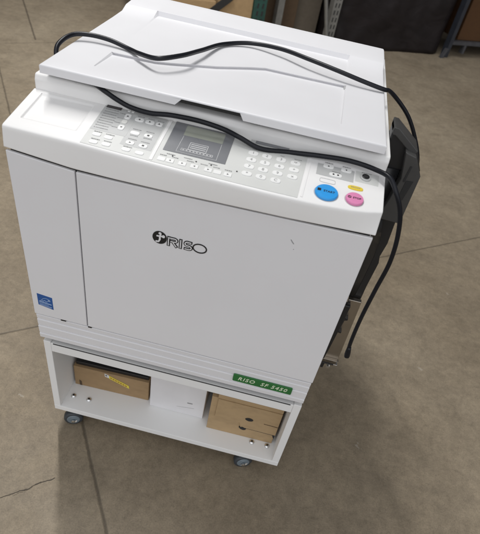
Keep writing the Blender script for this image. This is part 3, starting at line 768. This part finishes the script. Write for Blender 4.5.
# ------------------------------------------------------------------ POWER CORD
cord = [(.655, .52, .55), (.72, .53, .60), (.765, .50, .70), (.775, .44, .80), (.7600, .400, .8480), (.7390, .393, .8870), (.7030, .388, .9360), (.664, .382, .9690), (.6430, .370, .9835), (.6333, .3580, .9872),
        (.5897, .3572, .9932), (.5348, .3687, .9985), (.4691, .3938, 1.0005), (.4007, .4346, .9962), (.3329, .4492, .9890), (.2846, .4143, .9864), (.2569, .3013+.004, .9970),
        (.2353, .2339, 1.0030), (.2026, .2009, 1.0010), (.1599, .2288, .9920), (.1311, .2543, .9868), (.0871, .2649, .9915), (.0475, .2634, .9930), (.0228, .2500, .9925), (.0120, .2230, .9880), (.0080, .2030, .9790),
        (.0160, .1840, .9645), (.0420, .1640, .9606), (.0850, .1420, .9606), (.1180, .1220, .9600), (.1400, .1085, .9585),
        (.1610, .1105, .9480), (.1832, .1115, .9405), (.2202, .1115, .9380), (.2567, .1120, .9427), (.3114, .1115, .9447), (.3574, .1105, .9405), (.3875, .1000, .9378), (.4250, .0960, .9290),
        (.4782, .1080, .9290), (.5310, .1110, .9340), (.5830, .1115, .9375), (.6285, .1010, .9380), (.6540, .0800, .9390), (.6690, .0640, .9250), (.6868, .0600, .8961), (.7017, .0600, .8470), (.7092, .0600, .7865), (.7062, .0600, .7136), (.7037, .0600, .6270), (.7060, .0600, .5485), (.7098, .0606, .5190)]
CORDR = .0043
PCORD = tag(obj('power_cord', tube(bmesh.new(), catmull(cord, 10), CORDR, 14), CORD, smooth=True), 'black power cord looped over the printing machine and hanging down its right side', 'cord')

# moulded end of the cord
e0 = Vector((.7086, .0601, .5300)); ed = Vector((.12, .05, -1)).normalized()
bm = bmesh.new(); rings = []
for t, hw, hd in ((-.012, .0044, .0044), (-.004, .0052, .0048), (.004, .0061, .0052), (.016, .0064, .0054), (.0215, .0058, .0048), (.0235, .0040, .0034)):
    c_ = e0+ed*t; u_ = Vector((1, 0, .12)).normalized(); w_ = ed.cross(u_)
    rings.append([c_+u_*hw*math.copysign(abs(math.cos(q*math.pi/12))**.75, math.cos(q*math.pi/12))+w_*hd*math.copysign(abs(math.sin(q*math.pi/12))**.75, math.sin(q*math.pi/12)) for q in range(24)])
obj('plug', loft(bm, rings), CORD, PCORD, smooth=True)

# ------------------------------------------------------------------ BACKGROUND: pallet rack and its goods
RD = Vector((math.cos(R(29)), math.sin(R(29)), 0)); RN = Vector((-RD.y, RD.x, 0)); RO = Vector((1.113, 4.506, 0))
def rk(a, n, z): return RO + RD*a + RN*n + Vector((0, 0, z))
def rbox(bm, a0, a1, n0, n1, z0, z1):
    P = [rk(a0, n0, z0), rk(a1, n0, z0), rk(a1, n1, z0), rk(a0, n1, z0)]
    return prism(bm, P, (0, 0, z1-z0))
rack = thing('storage_rack', 'tall storage rack with green and grey slotted posts, standing behind the printing machine', 'rack', rk(-.4, .5, 0))
def post(a0, a1, n0, mat, slots, h=2.6):
    bm = rbox(bmesh.new(), a0, a1, n0, n0+.07, 0, h); nbase = len(bm.faces)
    if slots:                                                  # punched slots: dark faces inside the post's own mesh
        wd = a1-a0; z = .06
        while z < 1.2:
            for q in (.30, .70):
                c = a0+wd*q
                prism(bm, [rk(c-wd*.07, n0-.0012, z), rk(c+wd*.07, n0-.0012, z), rk(c+wd*.10, n0-.0012, z+.034), rk(c-wd*.04, n0-.0012, z+.034)], RN*.0008)
            z += .055
    bm.faces.ensure_lookup_table()
    for i, f in enumerate(bm.faces): f.material_index = 0 if i < nbase else 1
    p = obj('post', bm, mat, rack, weld=False); p.data.materials.append(GAP)
post(-1.425, -1.318, -.02, RACKGREEN, True)
post(-.720, -.645, -.02, RACKGREY, True)
post(.610, .648, -.02, RACKBLUE, False)
post(-1.165, -1.110, .10, RACKGREY, False)
for a0 in (-1.40, -.70, .61): obj('rear_post', rbox(bmesh.new(), a0, a0+.07, 1.0, 1.07, 0, 2.6), RACKGREY, rack)
obj('foot_beam', rbox(bmesh.new(), .6485, 1.75, -.015, .03, .115, .145), RACKDARK, rack)
obj('beam_hook', rbox(bmesh.new(), .80, .825, -.018, .03, .04, .1148), RACKDARK, rack)
obj('base_bracket', prism(bmesh.new(), [rk(.545, -.05, .0), rk(.575, -.05, .0), rk(.603, -.05, .085), rk(.578, -.05, .085)], RN*.03), RACKDARK, rack)
obj('unseen_shelf_deck', rbox(bmesh.new(), -2.5, -.66, -.02, 1.07, 1.10, 1.14), CARD4, rack)  # deck out of view, added to keep light off the goods below
for a0, a1 in ((-2.5, -1.4255), (-1.317, -.721)): obj('unseen_shelf_beam', rbox(bmesh.new(), a0, a1, -.02, .03, .99, 1.098), RACKGREEN, rack)  # unseen beams under the added deck
# leaning pole
pp = [rk(-.775, -.10, .004), rk(-.790, -.085, .141), rk(-.877, -.045, .372), rk(-1.15, .04, .985)]
pp = [rk(-.740+(-.25)*t, -.14+.105*t, .012+.95*t) for t in [i/8 for i in range(9)]]
tag(obj('metal_pole', tube(bmesh.new(), pp, .017, 14), POLE, smooth=True), 'thin grey metal pole leaning on the rack beside the slotted grey post', 'pole')
def carton(name, label, a0, a1, n0, n1, h, mat, z=0.0, tape=None):
    t = thing(name, label, 'box', rk((a0+a1)/2, (n0+n1)/2, z))
    obj('box_body', rbox(bmesh.new(), a0, a1, n0, n1, z, z+h), mat, t, .004)
    if tape: obj('tape_strip', rbox(bmesh.new(), (a0+a1)/2-.03, (a0+a1)/2+.03, n0-.001, n0+.001, z+h*.55, z+h), tape, t)
    return t
carton('stock_carton', 'tan cardboard carton standing just left of the green rack post', -1.72, -1.4285, .00, .45, .52, CARD3)
t = carton('tilted_carton', 'brown cardboard box with a dark open edge, at the far left of the rack', -2.25, -1.745, -.02, .40, .30, CARD3)
bm = bmesh.new(); prism(bm, [rk(-1.80, -.03, .240), rk(-1.735, -.03, .225), rk(-1.60, -.03, .330), rk(-1.66, -.03, .350)], RN*.012); obj('open_flap', bm, GAP, t)
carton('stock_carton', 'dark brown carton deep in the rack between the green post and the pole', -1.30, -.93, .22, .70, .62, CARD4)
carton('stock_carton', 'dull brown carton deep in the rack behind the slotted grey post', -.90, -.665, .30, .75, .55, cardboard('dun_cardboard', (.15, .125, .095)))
carton('russet_carton', 'orange-brown carton on the rack beam right of the blue-grey post', .73, 1.80, .04, .60, 1.75, CARD5, .146)  # upper part unseen, made tall to shade the floor
# dark wrapped pallet load: lumpy, bulging between posts
bm = bmesh.new()
na, nz = 40, 60; a0, a1 = -.632, .590
front = []
HL = 2.25  # height beyond the view added so the load casts shade in front
for j in range(nz+1):
    row = []
    for i in range(na+1):
        a = a0+(a1-a0)*i/na; z = HL*j/nz
        q = noise.noise(Vector((a*3, z*4, 3)))*.022 + noise.noise(Vector((a*9, z*6-a*4, 8)))*.010
        ed = min(i, na-i)/na; n_ = .045+q + (.05*(1-ed/.08)**2 if ed < .08 else 0)
        row.append(bm.verts.new(rk(a, n_, z)))
    front.append(row)
for r0, r1 in zip(front, front[1:]):
    for i in range(na): bm.faces.new((r0[i], r0[i+1], r1[i+1], r1[i]))
bk = {(i, j): bm.verts.new(rk((a0, a1)[i], .95, (0, HL)[j])) for i in (0, 1) for j in (0, 1)}
bm.faces.new([r[0] for r in front] + [bk[0,1], bk[0,0]]); bm.faces.new([r[-1] for r in front][::-1] + [bk[1,0], bk[1,1]])
bm.faces.new(front[-1] + [bk[1,1], bk[0,1]]); bm.faces.new(front[0][::-1] + [bk[0,0], bk[1,0]])
bm.faces.new([bk[0,0], bk[0,1], bk[1,1], bk[1,0]])
tag(obj('wrapped_load', bm, WRAP, smooth=True), 'large dark load wrapped in blackish film, standing on the floor between two rack posts', 'pallet load')
bm = bmesh.new(); prism(bm, [rk(-8, 1.6, 0), rk(8, 1.6, 0), rk(8, 1.75, 0), rk(-8, 1.75, 0)], (0, 0, 4)); w_ = obj('wall', bm, WALLM); w_['kind'] = 'structure'

# ------------------------------------------------------------------ light
wd = bpy.data.worlds.new('World'); S.world = wd; wd.use_nodes = True
wn = wd.node_tree; bg = wn.nodes['Background']
# the lit hall around: even, brighter on the open side in front of the machine
wg = wn.nodes.new('ShaderNodeNewGeometry'); sx = wn.nodes.new('ShaderNodeSeparateXYZ'); wn.links.new(wg.outputs['Incoming'], sx.inputs[0])
# 'Incoming' points back along the ray, so its negative is the direction looked at: brightest 30 degrees up, on the -Y side
fz = math_node(wn, 'MULTIPLY_ADD', sx.outputs['Z'], -.5, math_node(wn, 'MULTIPLY', sx.outputs['Y'], .87))
fy = math_node(wn, 'POWER', math_node(wn, 'MAXIMUM', fz, 0), 1.5)
bg.inputs['Color'].default_value = (.95, .965, 1, 1)
wn.links.new(math_node(wn, 'MULTIPLY_ADD', fy, 1.11, .09), bg.inputs['Strength'])
def strip_lamp(name, centre, az, length, width, power, col=(1, .988, .972)):
    """a long ceiling strip light shining straight down"""
    l = bpy.data.lights.new(name, 'AREA'); l.shape = 'RECTANGLE'; l.size, l.size_y = length, width; l.spread = R(125); l.energy = power; l.color = col
    o = bpy.data.objects.new(name, l); C.objects.link(o); o.location = centre; o.rotation_euler = (0, 0, math.atan2(az[1], az[0]))
    return o
strip_lamp('ceiling_strip_light', (-.80, 1.62, 4.35), (-.436, .9), 2.4, .11, 65)

# ------------------------------------------------------------------ camera
cd = bpy.data.cameras.new('camera'); co = bpy.data.objects.new('camera', cd); C.objects.link(co)
cd.sensor_fit = 'HORIZONTAL'; cd.sensor_width = 36; cd.lens = 36*502.0053/480; cd.shift_y = (304.2088-267)/480
cd.dof.use_dof = True; cd.dof.focus_distance = 1.12; cd.dof.aperture_fstop = 8
cd.clip_start = .02; cd.clip_end = 200
Rm = ((.9694192842, .1916096871, .1533361642), (.2428511097, -.6590026850, -.7118558841), (-.0353495393, .7273246792, -.6853825363))
m3 = Matrix(((Rm[0][0], -Rm[1][0], -Rm[2][0]), (Rm[0][1], -Rm[1][1], -Rm[2][1]), (Rm[0][2], -Rm[1][2], -Rm[2][2])))
co.matrix_world = Matrix.Translation((.48926, -.72999, 1.3317)) @ m3.to_4x4()
S.camera = co
S.render.resolution_x, S.render.resolution_y = 920, 1024
S.view_settings.view_transform = 'Standard'; S.view_settings.look = 'None'; S.view_settings.exposure = .06; S.view_settings.gamma = 1
